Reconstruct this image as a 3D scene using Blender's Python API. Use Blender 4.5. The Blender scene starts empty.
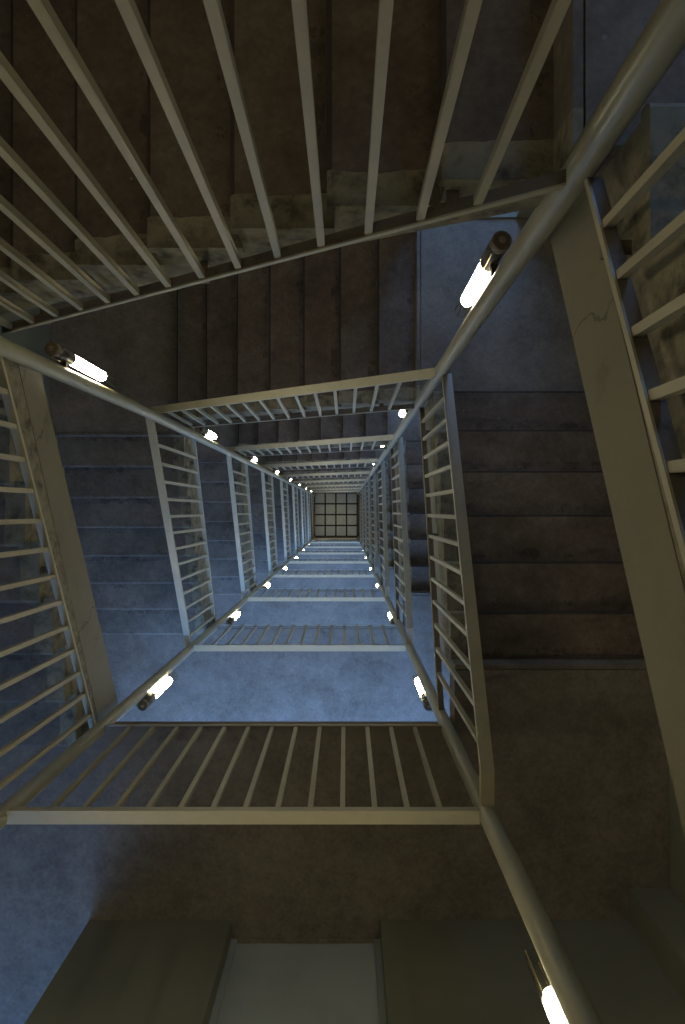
import bpy, bmesh, math, random
from mathutils import Vector, Matrix
random.seed(7)
S = bpy.context.scene
C = S.collection
PI = math.pi

# ------------------------------------------------------------------ dimensions (metres)
STOREY = 3.6
RISE = STOREY / 23.0            # 8 + 8 + 7 risers per turn
NLEV = 8                        # landing k = 8 stands on the ground
ZC = 28.8 + 4.14                # camera height
def zland(k): return STOREY * (NLEV - k)
XL, XR, YT, YB = -1.795, 0.75, 0.99, -1.53      # faces of the concrete round the well
WLX, WRX, WTY = -3.2, 2.233, 2.55               # outer walls
ZTOP = zland(-2) + 0.4  # one unseen storey assumed above, to shade the well

# ------------------------------------------------------------------ node helpers
def mat(name):
    m = bpy.data.materials.new(name); m.use_nodes = True
    nt = m.node_tree
    return m, nt, nt.nodes['Principled BSDF']
def N(nt, t, **kw):
    n = nt.nodes.new(t)
    for k, v in kw.items(): setattr(n, k, v)
    return n
def ramp(nt, fac, stops):
    r = N(nt, 'ShaderNodeValToRGB')
    els = r.color_ramp.elements
    while len(els) < len(stops): els.new(0.5)
    for e, (p, c) in zip(els, stops):
        e.position = p; e.color = (c[0], c[1], c[2], 1)
    nt.links.new(fac, r.inputs['Fac']); return r.outputs['Color']
def noise(nt, vec, scale, detail=4, rough=0.6):
    n = N(nt, 'ShaderNodeTexNoise'); n.inputs['Scale'].default_value = scale
    n.inputs['Detail'].default_value = detail; n.inputs['Roughness'].default_value = rough
    nt.links.new(vec, n.inputs['Vector']); return n.outputs['Fac']
def mix(nt, fac, a, b, blend='MIX'):
    m = N(nt, 'ShaderNodeMix', data_type='RGBA', blend_type=blend)
    for s, v in ((m.inputs['Factor'], fac), (m.inputs['A'], a), (m.inputs['B'], b)):
        if hasattr(v, 'is_output'): nt.links.new(v, s)
        elif isinstance(v, (int, float)): s.default_value = v
        else: s.default_value = (v[0], v[1], v[2], 1)
    return m.outputs['Result']
def math_(nt, op, a, b=None):
    m = N(nt, 'ShaderNodeMath', operation=op)
    for i, v in enumerate((a, b)):
        if v is None: continue
        if hasattr(v, 'is_output'): nt.links.new(v, m.inputs[i])
        else: m.inputs[i].default_value = v
    return m.outputs[0]
def bump(nt, bs, h, strength, dist=0.01):
    b = N(nt, 'ShaderNodeBump'); b.inputs['Strength'].default_value = strength
    b.inputs['Distance'].default_value = dist
    nt.links.new(h, b.inputs['Height']); nt.links.new(b.outputs['Normal'], bs.inputs['Normal'])

CREAM = (0.43, 0.39, 0.265)

def concrete(name, base, light, dark, painted=None, shaded_fronts=False):
    """Worn cast concrete; painted = True adds the sloppy cream border along local y < 0.12."""
    m, nt, bs = mat(name)
    co = N(nt, 'ShaderNodeTexCoord').outputs['Object']
    geo = N(nt, 'ShaderNodeNewGeometry').outputs['Position']
    f1 = noise(nt, geo, 2.1, 6, 0.65)
    f1 = math_(nt, 'ADD', math_(nt, 'MULTIPLY', f1, 0.6), math_(nt, 'MULTIPLY', noise(nt, geo, 11, 8, 0.75), 0.4))
    c = ramp(nt, f1, [(0.36, dark), (0.5, base), (0.66, light)])
    f2 = noise(nt, geo, 34, 3, 0.7)
    c = mix(nt, 0.42, c, ramp(nt, f2, [(0.3, (0.35, 0.35, 0.35)), (0.7, (0.75, 0.75, 0.75))]), 'OVERLAY')
    v = N(nt, 'ShaderNodeTexVoronoi'); v.inputs['Scale'].default_value = 7
    nt.links.new(geo, v.inputs['Vector'])
    spots = ramp(nt, v.outputs['Distance'], [(0.035, (1, 1, 1)), (0.06, (0, 0, 0))])
    n3 = noise(nt, geo, 1.3, 2)
    sp = math_(nt, 'MULTIPLY', math_(nt, 'GREATER_THAN', n3, 0.56), 0.4)
    spm = N(nt, 'ShaderNodeSeparateColor'); nt.links.new(spots, spm.inputs[0])
    c = mix(nt, math_(nt, 'MULTIPLY', spm.outputs[0], sp), c, (0.34, 0.33, 0.3))
    if shaded_fronts:
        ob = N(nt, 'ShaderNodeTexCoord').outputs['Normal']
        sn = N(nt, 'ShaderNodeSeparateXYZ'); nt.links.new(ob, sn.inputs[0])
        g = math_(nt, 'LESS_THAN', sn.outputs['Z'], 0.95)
        c = mix(nt, math_(nt, 'MULTIPLY', g, 0.75), c, (0.022, 0.018, 0.014))  # shade painted onto riser and nosing fronts
    if painted:
        sx = N(nt, 'ShaderNodeSeparateXYZ'); nt.links.new(co, sx.inputs[0])
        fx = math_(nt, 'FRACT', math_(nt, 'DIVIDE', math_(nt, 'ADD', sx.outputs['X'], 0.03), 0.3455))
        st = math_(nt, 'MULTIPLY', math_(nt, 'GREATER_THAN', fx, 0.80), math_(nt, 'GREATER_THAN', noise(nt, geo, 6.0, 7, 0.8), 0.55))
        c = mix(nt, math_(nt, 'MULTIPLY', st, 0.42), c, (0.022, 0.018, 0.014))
        w = noise(nt, geo, 4.5, 5, 0.6)
        edge = math_(nt, 'ADD', sx.outputs['Y'], math_(nt, 'MULTIPLY', math_(nt, 'SUBTRACT', w, 0.5), 0.09))
        mk = math_(nt, 'LESS_THAN', edge, 0.115)
        grime = ramp(nt, noise(nt, geo, 9, 5, 0.7), [(0.34, (0.10, 0.085, 0.06)), (0.52, (0.25, 0.22, 0.145)), (0.7, (0.31, 0.28, 0.19))])
        c = mix(nt, mk, c, grime)
    nt.links.new(c, bs.inputs['Base Color'])
    bs.inputs['Roughness'].default_value = 0.85
    bs.inputs['Specular IOR Level'].default_value = 0.25
    bump(nt, bs, f2, 0.25, 0.004)
    return m
M = {}
M['tread'] = concrete('stair_concrete', (0.15, 0.128, 0.10), (0.215, 0.188, 0.15), (0.095, 0.08, 0.062), True)  # base lightened to stand in for skylight on the left treads
M['tread_shaded'] = concrete('stair_concrete_shaded_nosing', (0.116, 0.09, 0.066), (0.17, 0.136, 0.104), (0.07, 0.054, 0.04), True, True)  # upper and right flights: shade of the step fronts put into the colour
M['landing'] = concrete('landing_concrete', (0.165, 0.14, 0.108), (0.22, 0.19, 0.155), (0.115, 0.097, 0.074))
M['tile'] = concrete('paver', (0.72, 0.76, 0.70), (0.78, 0.82, 0.76), (0.6, 0.63, 0.58))

def paint(name, col, dirt, rough=0.42, scratch=0.5):
    m, nt, bs = mat(name)
    geo = N(nt, 'ShaderNodeNewGeometry').outputs['Position']
    f = noise(nt, geo, 5.5, 6, 0.7)
    c = ramp(nt, f, [(0.30, dirt), (0.46, col), (0.8, [x * 1.12 for x in col])])
    nt.links.new(c, bs.inputs['Base Color'])
    bs.inputs['Roughness'].default_value = rough
    bump(nt, bs, noise(nt, geo, 60, 3), 0.15, 0.002)
    return m
M['cream'] = paint('cream_paint', CREAM, [x * 0.86 for x in CREAM])
M['pole'] = paint('pole_paint', (0.37, 0.348, 0.24), (0.32, 0.30, 0.21), 0.28)
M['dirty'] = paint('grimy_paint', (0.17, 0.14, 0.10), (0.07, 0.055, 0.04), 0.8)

def stringer_mat():
    m, nt, bs = mat('stringer_paint')
    geo = N(nt, 'ShaderNodeNewGeometry').outputs['Position']
    c = ramp(nt, noise(nt, geo, 3.2, 7, 0.7), [(0.26, (0.14, 0.12, 0.078)), (0.42, (0.215, 0.188, 0.118)), (0.75, (0.245, 0.215, 0.138))])
    # hairline cracks
    w = N(nt, 'ShaderNodeTexVoronoi', feature='DISTANCE_TO_EDGE'); w.inputs['Scale'].default_value = 0.8
    warp = N(nt, 'ShaderNodeVectorMath', operation='ADD'); nn = N(nt, 'ShaderNodeTexNoise'); nn.inputs['Scale'].default_value = 1.2; nn.inputs['Detail'].default_value = 6
    nt.links.new(geo, nn.inputs['Vector']); nt.links.new(geo, warp.inputs[0]); nt.links.new(nn.outputs['Color'], warp.inputs[1])
    nt.links.new(warp.outputs[0], w.inputs['Vector'])
    k = math_(nt, 'LESS_THAN', w.outputs['Distance'], 0.0035)
    c = mix(nt, math_(nt, 'MULTIPLY', k, 0.6), c, (0.07, 0.06, 0.045))
    nt.links.new(c, bs.inputs['Base Color']); bs.inputs['Roughness'].default_value = 0.7
    bump(nt, bs, noise(nt, geo, 22, 4), 0.3, 0.006)
    return m
M['stringer'] = stringer_mat()

def plaster(name, col):
    m, nt, bs = mat(name)
    geo = N(nt, 'ShaderNodeNewGeometry').outputs['Position']
    c = ramp(nt, noise(nt, geo, 1.7, 6, 0.6), [(0.3, [x * 0.86 for x in col]), (0.7, [x * 1.1 for x in col])])
    nt.links.new(c, bs.inputs['Base Color']); bs.inputs['Roughness'].default_value = 0.6
    bump(nt, bs, noise(nt, geo, 45, 3), 0.2, 0.003)
    return m
M['wall'] = plaster('wall_paint', (0.168, 0.164, 0.112))
M['door'] = plaster('door_paint', (0.34, 0.37, 0.345))
M['frame'] = plaster('door_frame_paint', (0.26, 0.25, 0.18))

def plain(name, col, rough, metal=0.0):
    m, nt, bs = mat(name)
    geo = N(nt, 'ShaderNodeNewGeometry').outputs['Position']
    c = ramp(nt, noise(nt, geo, 20, 3), [(0.3, [x * 0.9 for x in col]), (0.7, [x * 1.1 for x in col])])
    nt.links.new(c, bs.inputs['Base Color'])
    bs.inputs['Roughness'].default_value = rough; bs.inputs['Metallic'].default_value = metal
    return m
M['cap'] = plain('lamp_cap_brown', (0.2, 0.155, 0.105), 0.6, 0.0)
M['sleeve'] = plain('lamp_dark_metal', (0.09, 0.08, 0.065), 0.35, 0.5)
M['rod'] = plain('lamp_steel', (0.75, 0.68, 0.5), 0.2, 1.0)
M['joint'] = plain('joint_dark', (0.035, 0.032, 0.028), 0.8)
M['ground'] = plain('outside_ground', (0.16, 0.16, 0.15), 0.9)
def tube_mat():
    m, nt, bs = mat('lit_tube')
    bs.inputs['Base Color'].default_value = (0.9, 0.9, 0.85, 1)
    bs.inputs['Emission Color'].default_value = (1.0, 0.91, 0.66, 1)
    bs.inputs['Emission Strength'].default_value = TUBE
    return m
def clear_mat():
    m, nt, bs = mat('clear_plastic')
    t = N(nt, 'ShaderNodeBsdfTransparent'); t.inputs['Color'].default_value = (0.88, 0.88, 0.85, 1)
    x = N(nt, 'ShaderNodeMixShader'); x.inputs[0].default_value = 0.12
    bs.inputs['Base Color'].default_value = (0.12, 0.11, 0.09, 1); bs.inputs['Roughness'].default_value = 0.15
    nt.links.new(t.outputs[0], x.inputs[1]); nt.links.new(bs.outputs[0], x.inputs[2])
    nt.links.new(x.outputs[0], nt.nodes['Material Output'].inputs['Surface']); return m
M['clear'] = clear_mat()
TUBE = 54.0
M['tube'] = tube_mat()

# ------------------------------------------------------------------ mesh helpers
class MB:
    def __init__(s): s.v = []; s.f = []
    def prism(s, poly, axis_from, axis_to, order):
        """poly: 2-D outline; extruded along a third axis; order maps (p, q, e) -> xyz"""
        n = len(poly); b = len(s.v)
        for e in (axis_from, axis_to):
            for p, q in poly: s.v.append(order(p, q, e))
        s.f.append([b + i for i in range(n)][::-1]); s.f.append([b + n + i for i in range(n)])
        for i in range(n):
            j = (i + 1) % n; s.f.append([b + i, b + j, b + n + j, b + n + i])
    def box(s, x0, x1, y0, y1, z0, z1):
        s.prism([(x0, y0), (x1, y0), (x1, y1), (x0, y1)], z0, z1, lambda p, q, e: (p, q, e))
    def slant(s, pts, half_y, half_z, y=0.0):
        """bar of rectangular section following pts [(x, z)] in the plane y, ends cut plumb"""
        b = len(s.v)
        for x, z in pts:
            for dy, dz in ((-half_y, -half_z), (half_y, -half_z), (half_y, half_z), (-half_y, half_z)):
                s.v.append((x, y + dy, z + dz))
        m = len(pts)
        for i in range(m - 1):
            for j in range(4):
                k = (j + 1) % 4
                s.f.append([b + 4 * i + j, b + 4 * i + k, b + 4 * i + 4 + k, b + 4 * i + 4 + j])
        s.f.append([b + 3, b + 2, b + 1, b]); e = b + 4 * (m - 1); s.f.append([e, e + 1, e + 2, e + 3])
    def tube(s, pts, r, seg=16, cap=True):
        """round tube through near-vertical or arbitrary points"""
        b = len(s.v); pts = [Vector(p) for p in pts]
        rr = r if isinstance(r, (list, tuple)) else [r] * len(pts)
        for i, p in enumerate(pts):
            d = (pts[min(i + 1, len(pts) - 1)] - pts[max(i - 1, 0)])
            d = d.normalized() if d.length > 1e-9 else Vector((0, 0, 1))
            a = d.cross(Vector((0, 1, 0)) if abs(d.y) < 0.9 else Vector((1, 0, 0))).normalized(); c = d.cross(a)
            for j in range(seg):
                t = 2 * PI * j / seg
                s.v.append(tuple(p + a * math.cos(t) * rr[i] + c * math.sin(t) * rr[i]))
        for i in range(len(pts) - 1):
            for j in range(seg):
                k = (j + 1) % seg
                s.f.append([b + seg * i + j, b + seg * i + k, b + seg * i + seg + k, b + seg * i + seg + j])
        if cap:
            s.f.append([b + j for j in range(seg)][::-1]); e = b + seg * (len(pts) - 1)
            s.f.append([e + j for j in range(seg)])
    def build(s, name, m, parent=None, smooth=False, bevel=0.0):
        me = bpy.data.meshes.new(name); me.from_pydata(s.v, [], s.f)
        bm = bmesh.new(); bm.from_mesh(me); bmesh.ops.recalc_face_normals(bm, faces=bm.faces)
        if bevel: bmesh.ops.bevel(bm, geom=bm.edges[:], offset=bevel, segments=2, affect='EDGES', profile=0.5)
        bm.to_mesh(me); bm.free()
        if smooth:
            for p in me.polygons: p.use_smooth = len(p.vertices) == 4
        me.materials.append(m)
        o = bpy.data.objects.new(name, me); C.objects.link(o)
        if parent: o.parent = parent
        return o

def tag(o, label, cat, group=None):
    o['label'] = label; o['category'] = cat
    if group: o['group'] = group
    return o
def empty(name, loc, rz=0.0):
    o = bpy.data.objects.new(name, None); C.objects.link(o)
    o.empty_display_size = 0.1; o.location = loc; o.rotation_euler = (0, 0, rz); return o
def struct(o): o['kind'] = 'structure'; return o
def copy_tree(o, parent=None):
    c = o.copy(); C.objects.link(c)
    if parent: c.parent = parent
    for ch in list(o.children): copy_tree(ch, c)
    return c
ORD = ['nearest the camera', 'second down the well', 'third down the well', 'fourth down the well', 'fifth down the well',
       'sixth down the well', 'seventh down the well', 'eighth down the well', 'lowest of all']

# ------------------------------------------------------------------ stair flights
# local frame: x up the run, y outwards from the well, z up; origin at the well-side foot of the first riser
def make_flight(n, t, width, deep, skylit):
    r = RISE
    root = empty('stair_flight', (0, 0, 0))
    for i in range(n - 1):
        mb = MB(); z = (i + 1) * r; x0 = i * t - 0.022; x1 = (i + 1) * t - 0.002
        pr = [(x0, z - 0.045), (x0, z - 0.018), (x0 + 0.005, z - 0.006), (x0 + 0.018, z), (x1, z), (x1, z - 0.045)]
        mb.prism(pr, 0.0, width, lambda p, q, e: (p, e, q))
        mb.build('tread', M['tread' if skylit else 'tread_shaded'], root)
    # body: stepped on top, sloping soffit below
    sl = r / t; thick = 0.16 if deep else 0.10
    top = [(0, 0)]
    for i in range(n - 1):
        top += [(i * t, (i + 1) * r - 0.046), ((i + 1) * t, (i + 1) * r - 0.046)]
    top += [((n - 1) * t, n * r - 0.21)]
    low = [((n - 1) * t, (n - 1) * r - thick - 0.06), (0.0, -thick - 0.06)]
    mb = MB(); mb.prism(top + low, 0.002, width - 0.002, lambda p, q, e: (p, e, q)); mb.build('stair_body', M['tread'], root)
    # last riser under the landing nosing
    mb = MB(); L = (n - 1) * t
    mb.box(L - 0.03, L - 0.001, 0.0, width, (n - 1) * r - 0.03, n * r - 0.004); mb.build('top_riser', M['tread'], root)
    if deep:
        b = deep
        f = lambda x, d: r + x * sl - d
        mb = MB()
        mb.prism([(0.0, -0.222), (L - 0.001, L * sl - 0.222), (L - 0.001, f(L, b[1])), (0.0, f(0.0, b[0]))],
                 0.0, 0.16, lambda p, q, e: (p, e, q))
        mb.build('stringer', M['stringer'], root)
    return root
SIDE = {  # foot of the flight, rotation, risers, tread, width, height of the foot above landing k
    'left': ((XL, -1.549), PI / 2, 8, 0.342, XL - WLX, 0.0),
    'top': ((-1.77, YT), 0.0, 8, 0.3457, WTY - YT, 8 * RISE),
    'right': ((XR, 0.992), -PI / 2, 7, 0.348, WRX - XR, 16 * RISE),
}
PLACE = {'left': 'left side', 'top': 'upper side', 'right': 'right side', 'landing': 'bottom side'}
for side, ((x, y), rz, n, t, w, dz) in SIDE.items():
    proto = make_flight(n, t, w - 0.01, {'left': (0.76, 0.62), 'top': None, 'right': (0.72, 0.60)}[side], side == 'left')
    for k in range(-1, NLEV + 1):
        if k == -1 and side == 'right': continue
        o = proto if k == -1 or (side == 'right' and k == 0) else copy_tree(proto)
        o.location = (x, y, zland(k) + dz); o.rotation_euler = (0, 0, rz)
        if k == -1: lab = f'brown concrete stair flight on the {PLACE[side]} of the well, unseen storey above'
        else: lab = f'brown concrete stair flight on the {PLACE[side]} of the well, {ORD[k]}'
        tag(o, lab, 'stair flight', 'flights winding round the well')

# ------------------------------------------------------------------ railings (same local frames, y < 0 is over the well)
def make_railing(chord, hand, bal, yc, yh, level_end, brackets, side):
    """chord, hand: ((x0,z0),(x1,z1)); bal: list of x"""
    root = empty('railing', (0, 0, 0))
    (cx0, cz0), (cx1, cz1) = chord; (hx0, hz0), (hx1, hz1) = hand
    mb = MB(); mb.slant([(cx0, cz0), (cx1, cz1)], 0.019, 0.006, yc)
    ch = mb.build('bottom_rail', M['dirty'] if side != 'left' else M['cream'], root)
    mb = MB(); mb.slant([(cx0, cz0 - 0.004), (cx1, cz1 - 0.004)], 0.0035, 0.011, yc - 0.0225); mb.build('rail_lip', M['cream'], ch)
    pts = [(hx0, hz0), (hx1, hz1)]
    if side == 'left': pts = [(hx0 - 0.14, hz0)] + pts
    if level_end: pts.append((hx1 + level_end, hz1))
    mb = MB(); mb.slant(pts, 0.033, 0.02, yh); mb.build('handrail', M['cream'], root)
    for x in bal:
        zc = cz0 + (cz1 - cz0) * (x - cx0) / (cx1 - cx0); zh = hz0 + (hz1 - hz0) * (x - hx0) / (hx1 - hx0)
        if x > hx1: zh = hz1
        mb = MB(); b = len(mb.v)
        h = 0.0128
        for z, y in ((zc + 0.004, yc - 0.004), (zh - 0.018, yh)):
            for dx, dy in ((-h, -h), (h, -h), (h, h), (-h, h)): mb.v.append((x + dx, y + dy, z))
        for j in range(4):
            q = (j + 1) % 4; mb.f.append([j, q, 4 + q, 4 + j])
        mb.f += [[3, 2, 1, 0], [4, 5, 6, 7]]
        mb.build('baluster', M['cream'], root)
    for x in brackets:
        zc = cz0 + (cz1 - cz0) * (x - cx0) / (cx1 - cx0)
        mb = MB(); mb.box(x - 0.02, x + 0.02, yc - 0.02, 0.003, zc - 0.04, zc - 0.008); mb.build('bracket', M['dirty'], root)
    return root
W8 = 8 * RISE; W7 = 7 * RISE
def spread(a, b, n): return [a + (b - a) * i / (n - 1) for i in range(n)]
RAIL = {
    # x runs up the flight from its foot; 'first' holds what differs on the uppermost railing of a side
    'left': dict(at=((XL, -1.549), PI / 2, 0.0), chord=((0.03, -0.17), (2.52, W8 - 0.235)),
                 hand=((0.18, 1.155), (2.45, W8 + 1.2)), bal=spread(0.16, 2.155, 13), yc=-0.06, yh=-0.05, lev=0, br=[0.3, 1.2, 2.1],
                 first=dict(chord=((0.03, 0.0), (2.50, W8 - 0.01)), hand=((0.18, 1.25), (2.45, W8 + 1.45)), yc=-0.05)),
    'top': dict(at=((-1.77, YT), 0.0, W8), chord=((0.0, -0.15), (2.385, W8 - 0.16)),
                hand=((-0.08, 0.80), (2.38, W8 + 1.11)), bal=spread(0.074, 2.166, 14), yc=-0.05, yh=-0.045, lev=0, br=[0.3, 1.2, 2.1],
                first=dict(chord=((0.0, -0.20), (2.385, W8 - 0.045)), hand=((-0.08, 1.35), (2.38, W8 + 1.6)), yc=-0.055)),
    'right': dict(at=((XR, 0.992), -PI / 2, 2 * W8), chord=((0.06, -0.20), (2.43, W7 - 0.19)),
                  hand=((0.04, 1.05), (2.28, W7 + 1.16)), bal=spread(0.20, 2.2, 13), yc=-0.06, yh=-0.05, lev=0.17, br=[0.3, 1.2, 2.1],
                  first=dict(bal=spread(0.23, 2.24, 13), chord=((0.06, -0.05), (2.43, W7 - 0.0)), hand=((0.04, 1.35), (2.28, W7 + 1.5)), yc=-0.05)),
    'landing': dict(at=((0.70, YB), PI, 0.0), chord=((0.047, 0.03), (2.35, 0.03)),
                    hand=((0.047, 1.19), (2.36, 1.19)), bal=[0.70 - (-1.48 + 0.1625 * i) for i in range(13)], yc=-0.035, yh=-0.03, lev=0, br=[], first={}),
}
for side, d in RAIL.items():
    ((x, y), rz, dz) = d['at']
    proto = None
    for k in range(0, NLEV + 1):
        if k < 2:
            e = {**d, **(d['first'] if k == 0 else {})}
            o = proto = make_railing(e['chord'], e['hand'], e['bal'], e['yc'], e['yh'], e['lev'], e['br'], side)
        else: o = copy_tree(proto)
        o.location = (x, y, zland(k) + dz); o.rotation_euler = (0, 0, rz)
        where = 'landing edge at the bottom side' if side == 'landing' else f'stair flight on the {PLACE[side]}'
        tag(o, f'cream steel railing along the {where}, {ORD[k]}', 'railing', 'railings round the well')

# ------------------------------------------------------------------ landings
def landing(name, poly, z, label, th=0.2, edge=None):
    mb = MB(); mb.prism(poly, z - th, z, lambda p, q, e: (p, q, e))
    o = mb.build(name, M['landing'])
    tag(o, label, 'landing', 'landings between the flights')
    if edge:
        mb = MB(); mb.box(edge[0], edge[1], edge[2], edge[3], z - th, z + 0.004); mb.build('painted_edge', M['dirty'], o)
    return o
for k in range(-1, NLEV):
    w = ORD[k] if k >= 0 else 'unseen storey above'
    yo = -3.05 if k == 0 else -3.2
    landing('stair_landing', [(WLX + 0.003, -8.5 if k == 0 else yo), (-1.57, -8.5 if k == 0 else yo), (-1.57, yo), (WRX - 0.003, yo), (WRX - 0.003, -1.1), (XR, -1.1), (XR, YB), (XL, YB), (XL, -1.553), (WLX + 0.003, -1.553)], zland(k),
            f'long concrete landing on the bottom side of the well, {w}', edge=(XL + 0.001, XR - 0.001, YB - 0.06, YB + 0.004))
for k in range(-1, NLEV + 1):
    w = ORD[k] if k >= 0 else 'unseen storey above'
    landing('stair_landing', [(WLX + 0.003, 0.849), (XL, 0.849), (XL, YT), (-1.774, YT), (-1.774, WTY - 0.003), (WLX + 0.003, WTY - 0.003)], zland(k) + W8,
            f'concrete corner landing at the upper left of the well, {w}')
    landing('stair_landing', [(0.654, 0.996), (WRX - 0.003, 0.996), (WRX - 0.003, WTY - 0.003), (0.654, WTY - 0.003)], zland(k) + 2 * W8,
            f'concrete corner landing at the upper right of the well, {w}')

# ------------------------------------------------------------------ poles
POLE = {'upper left': [(-1.72, 0.85, -0.1), (-1.72, 0.85, ZC - 5.2), (-1.72, 0.818, ZC - 3.0), (-1.72, 0.818, ZC + 2.4)],
        'upper right': [(0.675, 0.965, -0.1), (0.665, 0.98, ZC - 5), (0.668, 0.985, ZC - 2.6), (0.672, 0.985, ZC - 1.9), (0.655, 0.985, ZC - 0.7), (0.64, 0.985, ZC + 2.4)],
        'lower left': [(-1.70, -1.508, -0.1), (-1.70, -1.508, ZC + 2.4)],
        'lower right': [(0.70, -1.505, -0.1), (0.70, -1.505, ZC + 2.4)]}
for nm, pts in POLE.items():
    p = empty('corner_pole', (pts[0][0], pts[0][1], 0)); off = Vector((pts[0][0], pts[0][1], 0))
    full = []
    for a, b in zip(pts[:-1], pts[1:]):
        for i in range(6): full.append(Vector(a).lerp(Vector(b), i / 6) - off)
    full.append(Vector(pts[-1]) - off)
    mb = MB(); mb.tube(full, 0.046, 24); mb.build('pipe', M['pole'], p, smooth=True)
    mb = MB(); mb.tube([(0, 0, 0.0), (0, 0, 0.015)], 0.1, 24); mb.build('base_plate', M['pole'], p)
    tag(p, f'cream painted round steel pole at the {nm} corner of the well', 'pole', 'poles at the corners of the well')
def pole_at(nm, z):
    pts = POLE[nm]
    for a, b in zip(pts[:-1], pts[1:]):
        if a[2] <= z <= b[2]:
            t = (z - a[2]) / (b[2] - a[2]); return a[0] + (b[0] - a[0]) * t, a[1] + (b[1] - a[1]) * t
    return pts[-1][:2]

# ------------------------------------------------------------------ lamps: upright tubes strapped to the poles
def make_lamp():
    root = empty('tube_lamp', (0, 0, 0)); R = 0.04
    # z = 0 at the middle of the lit tube
    mb = MB()
    prof = [(0.0, -0.25), (0.018, -0.248), (0.030, -0.238), (0.036, -0.22), (0.037, -0.17), (0.037, 0.27), (0.0, 0.27)]
    mb.tube([(0, 0, z) for r, z in prof], [max(r, 1e-4) for r, z in prof], 20, cap=False)
    mb.build('lit_tube', M['tube'], root, smooth=True)
    mb = MB(); mb.tube([(0, 0, 0.265), (0, 0, 0.47)], R, 20); mb.build('upper_sleeve', M['sleeve'], root, smooth=True)
    mb = MB(); mb.tube([(0, 0, 0.46), (0, 0, 0.495), (0, 0, 0.50)], [R + 0.003, R + 0.003, R - 0.003], 20); c = mb.build('end_cap', M['cap'], root)
    mb = MB(); mb.tube([(0, 0, 0.498), (0, 0, 0.506)], 0.016, 10); mb.build('cap_screw', M['rod'], c)
    for a in (0.4, 1.6, 2.8, 4.0, 5.2):
        x, y = math.cos(a) * (R + 0.002), math.sin(a) * (R + 0.002)
        mb = MB(); mb.tube([(x, y, 0.27), (x, y, 0.46)], 0.0028, 6); mb.build('guard_rod', M['rod'], root)
        x, y = math.cos(a) * 0.034, math.sin(a) * 0.034
        mb = MB(); mb.tube([(x, y, -0.42), (x, y, -0.21)], 0.0038, 6); mb.build('guard_rod', M['rod'], root)
    mb = MB(); mb.tube([(0, 0, -0.40), (0, 0, -0.225)], 0.039, 20, cap=False); mb.build('clear_sleeve', M['clear'], root, smooth=True)
    return root
# offset from the pole axis, depth of the uppermost lamp below the camera, extra depth for all the lower ones, storeys
LAMP = {'upper left': ((0.0, 0.113), 4.0, 0.0, range(-1, 8)), 'upper right': ((-0.012, 0.152), 3.02, 0.2, range(-1, 8)),
        'lower left': ((0.05, -0.075), 1.76, 0.0, range(0, 9)), 'lower right': ((-0.022, -0.093), 1.74, 0.06, range(0, 9))}
for nm, ((dx, dy), dep, ex, rng) in LAMP.items():
    proto = make_lamp()
    L = math.hypot(dx, dy)
    mb = MB()                                   # strap from the lamp to the pole
    ux, uy = dx / L, dy / L; w_ = 0.016
    q = [(-ux * t - uy * e, -uy * t + ux * e) for t, e in ((0.03, -w_), (L - 0.03, -w_), (L - 0.03, w_), (0.03, w_))]
    mb.prism(q, 0.33, 0.355, lambda a, b, e: (a, b, e)); mb.build('mounting_strap', M['sleeve'], proto)
    for i in rng:  # negative i: unseen lamps added to warm the top flight
        z = ZC - dep - STOREY * i - (ex if i > 0 else 0); px, py = pole_at(nm, z)
        o = proto if i == rng[0] else copy_tree(proto)
        o.location = (px + dx, py + dy, z)
        wh = 'unseen storey above' if i < 0 else ORD[i] if i < rng[-1] else 'lowest of all'
        tag(o, f'lit upright tube lamp on the pole at the {nm} corner, {wh}', 'lamp', 'tube lamps on the corner poles')

# ------------------------------------------------------------------ walls and openings
def wall(name, boxes, m='wall'):
    mb = MB()
    for b in boxes: mb.box(*b)
    return struct(mb.build(name, M[m]))
wall('wall_right', [(WRX, WRX + 0.2, -3.3, WTY + 0.2, 0, ZTOP)])
wall('wall_left', [(WLX - 0.2, WLX, -3.3, WTY + 0.2, 0, ZTOP), (WLX - 0.2, WLX, -8.5, -3.3, zland(0), zland(-1) - 0.2)])  # outer stretch added to narrow the daylight in the passage
# rear wall: solid behind the upper flight, a tall opening at each upper-right landing
YO = WTY + 1.1  # depth of unseen fins, added to keep sky light off the upper flight
boxes = [(WLX, 0.60, WTY, WTY + 0.2, 0, ZTOP), (0.40, 0.60, WTY + 0.2, YO, 0, ZTOP), (WRX, WRX + 0.2, WTY + 0.2, YO, 0, ZTOP)]
prev = 0.0
for k in range(NLEV - 1, -1, -1):
    z = zland(k) + 2 * W8
    boxes.append((0.60, WRX, WTY, YO, prev, z + (0.10 if k != 1 else 0.02)))
    if k == 1: boxes.append((1.48, WRX, WTY, YO, z + 0.02, z + 2.8))
    if k == 0: boxes.append((0.60, 1.12, WTY, YO, z + 0.10, z + 2.8))  # opening partly filled in to cut blue light on the upper flight
    prev = z + 2.8
boxes.append((0.60, WRX, WTY, YO, prev, ZTOP))
wall('wall_rear', boxes)
wall('wall_sky_blocker_low', [(WLX, WRX, -3.5, -3.3, 0, zland(7) - 0.2)])  # unseen, added to stop sky light reaching the pavers
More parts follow.
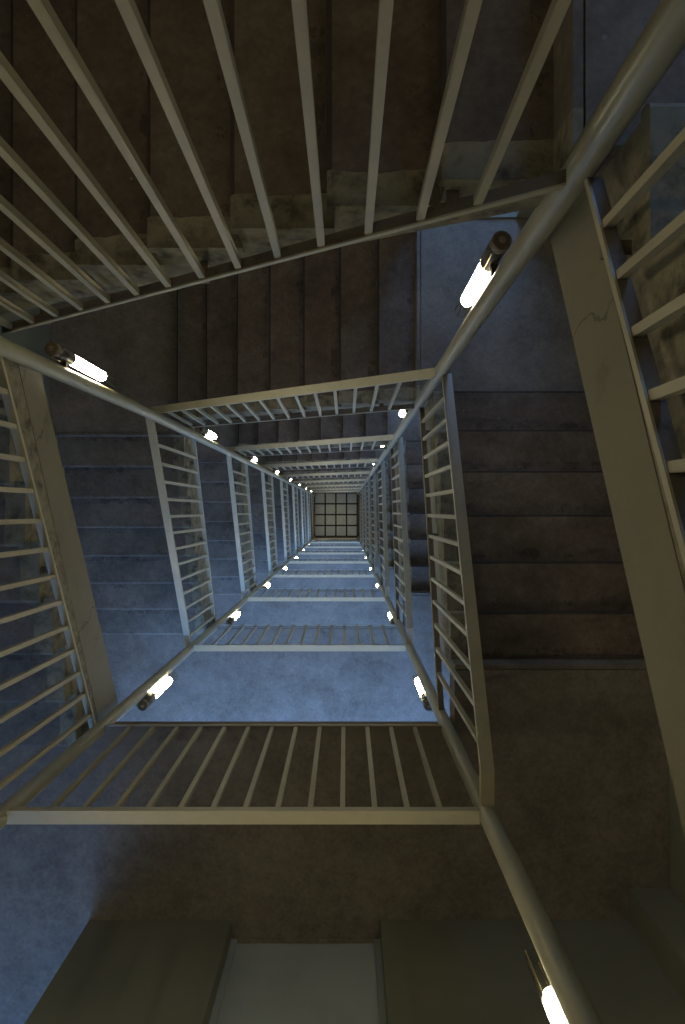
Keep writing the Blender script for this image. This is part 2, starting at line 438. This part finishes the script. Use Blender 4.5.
# wall with a door on the landing right below the camera, returning outwards beside an open passage
z0, z1 = zland(0) + 0.003, zland(-1) - 0.203
YW = -2.825
DX0, DX1, DH = -0.79, 0.235, 2.12
wall('wall_front', [(-1.77, DX0, YW - 0.2, YW, z0, z1), (DX1, WRX, YW - 0.2, YW, z0, z1), (DX0, DX1, YW - 0.2, YW, z0 + DH, z1)])
wall('wall_sky_blocker', [(WLX, WRX, -3.5, -3.3, zland(-1) + 0.003, ZTOP)])  # unseen, added to stop sky light entering at camera level
wall('wall_side', [(-1.77, -1.57, -8.5, YW - 0.2, z0, z1)])  # unseen return, lengthened to sharpen the daylight edge on the landing
wall('trim_pier', [(1.95, WRX, YW, -2.605, z0, z1)])
d = MB(); d.box(DX0 + 0.04, DX1 - 0.04, YW - 0.20, YW - 0.155, z0 + 0.008, z0 + DH - 0.04)
dr = struct(d.build('door_1', M['door']))
mb = MB()
mb.box(DX0, DX0 + 0.04, YW - 0.2, YW - 0.125, z0, z0 + DH); mb.box(DX1 - 0.04, DX1, YW - 0.2, YW - 0.125, z0, z0 + DH)
mb.box(DX0 + 0.04, DX1 - 0.04, YW - 0.2, YW - 0.125, z0 + DH - 0.04, z0 + DH); mb.build('door_frame', M['door'], dr)
mb = MB(); mb.box(DX0 + 0.01, DX1 - 0.01, YW - 0.2, YW - 0.12, z0, z0 + 0.007); mb.build('threshold', M['landing'], dr)
mb = MB(); mb.tube([(DX1 - 0.12, YW - 0.155, z0 + 1.0), (DX1 - 0.12, YW - 0.1, z0 + 1.0), (DX1 - 0.23, YW - 0.1, z0 + 1.0)], 0.011, 10)
mb.build('door_handle', M['rod'], dr, smooth=True)
# unseen roof, assumed to keep sky light out of the well; ground
mb = MB(); mb.box(WLX - 0.2, WRX + 0.2, -3.3, WTY + 0.2, ZTOP, ZTOP + 0.25); struct(mb.build('ceiling', M['wall']))
mb = MB(); mb.box(-40, 40, -40, 40, -0.3, -0.02); struct(mb.build('ground', M['ground']))
mb = MB(); mb.box(WLX, WRX, -3.3, WTY, -0.02, -0.003); struct(mb.build('floor', M['landing']))
# four-by-four paving with dark joints at the foot of the well
px0, px1, py0, py1 = -1.73, 0.62, -1.42, 0.965
mb = MB(); mb.box(px0, px1, py0, py1, -0.01, 0.004); fr = mb.build('paved_floor', M['joint'])
tag(fr, 'square floor of four by four pale pavers at the foot of the well', 'floor grid')
sx, sy = (px1 - px0) / 4, (py1 - py0) / 4
for i in range(4):
    for j in range(4):
        mb = MB(); g = 0.04
        mb.box(px0 + i * sx + g, px0 + (i + 1) * sx - g, py0 + j * sy + g, py0 + (j + 1) * sy - g, 0.0, 0.015)
        mb.build('paver', M['tile'], fr)

# ------------------------------------------------------------------ sky
w = bpy.data.worlds.new('dusk_sky'); S.world = w; w.use_nodes = True
bg = w.node_tree.nodes['Background']
nt = w.node_tree
sv = N(nt, 'ShaderNodeSeparateXYZ'); nt.links.new(N(nt, 'ShaderNodeTexCoord').outputs['Generated'], sv.inputs[0])
# dim treeline haze near the horizon, clear dusk blue above
nt.links.new(ramp(nt, sv.outputs['Z'], [(0.0, (0.045, 0.08, 0.15)), (0.22, (0.11, 0.225, 0.51)), (0.6, (0.21, 0.44, 1.0)), (1.0, (0.2, 0.42, 1.0))]), bg.inputs['Color'])
bg.inputs['Strength'].default_value = 7.4

# ------------------------------------------------------------------ camera: straight down the well
cam = bpy.data.cameras.new('camera'); co = bpy.data.objects.new('camera', cam); C.objects.link(co)
co.location = (0, 0, ZC); co.rotation_euler = (0, 0, 0)
cam.sensor_fit = 'VERTICAL'; cam.sensor_height = 36.0; cam.lens = 600 / 1024 * 36
cam.shift_x = -(346 - 342.5) / 1024; cam.shift_y = (510.5 - 512) / 1024
cam.clip_start = 0.02; cam.clip_end = 300
S.camera = co
S.view_settings.view_transform = 'Standard'; S.view_settings.look = 'None'
S.view_settings.exposure = 0.0; S.view_settings.gamma = 1.0; S.view_settings.use_curve_mapping = False
S.cycles.use_denoising = True
S.cycles.max_bounces = 8; S.cycles.diffuse_bounces = 4
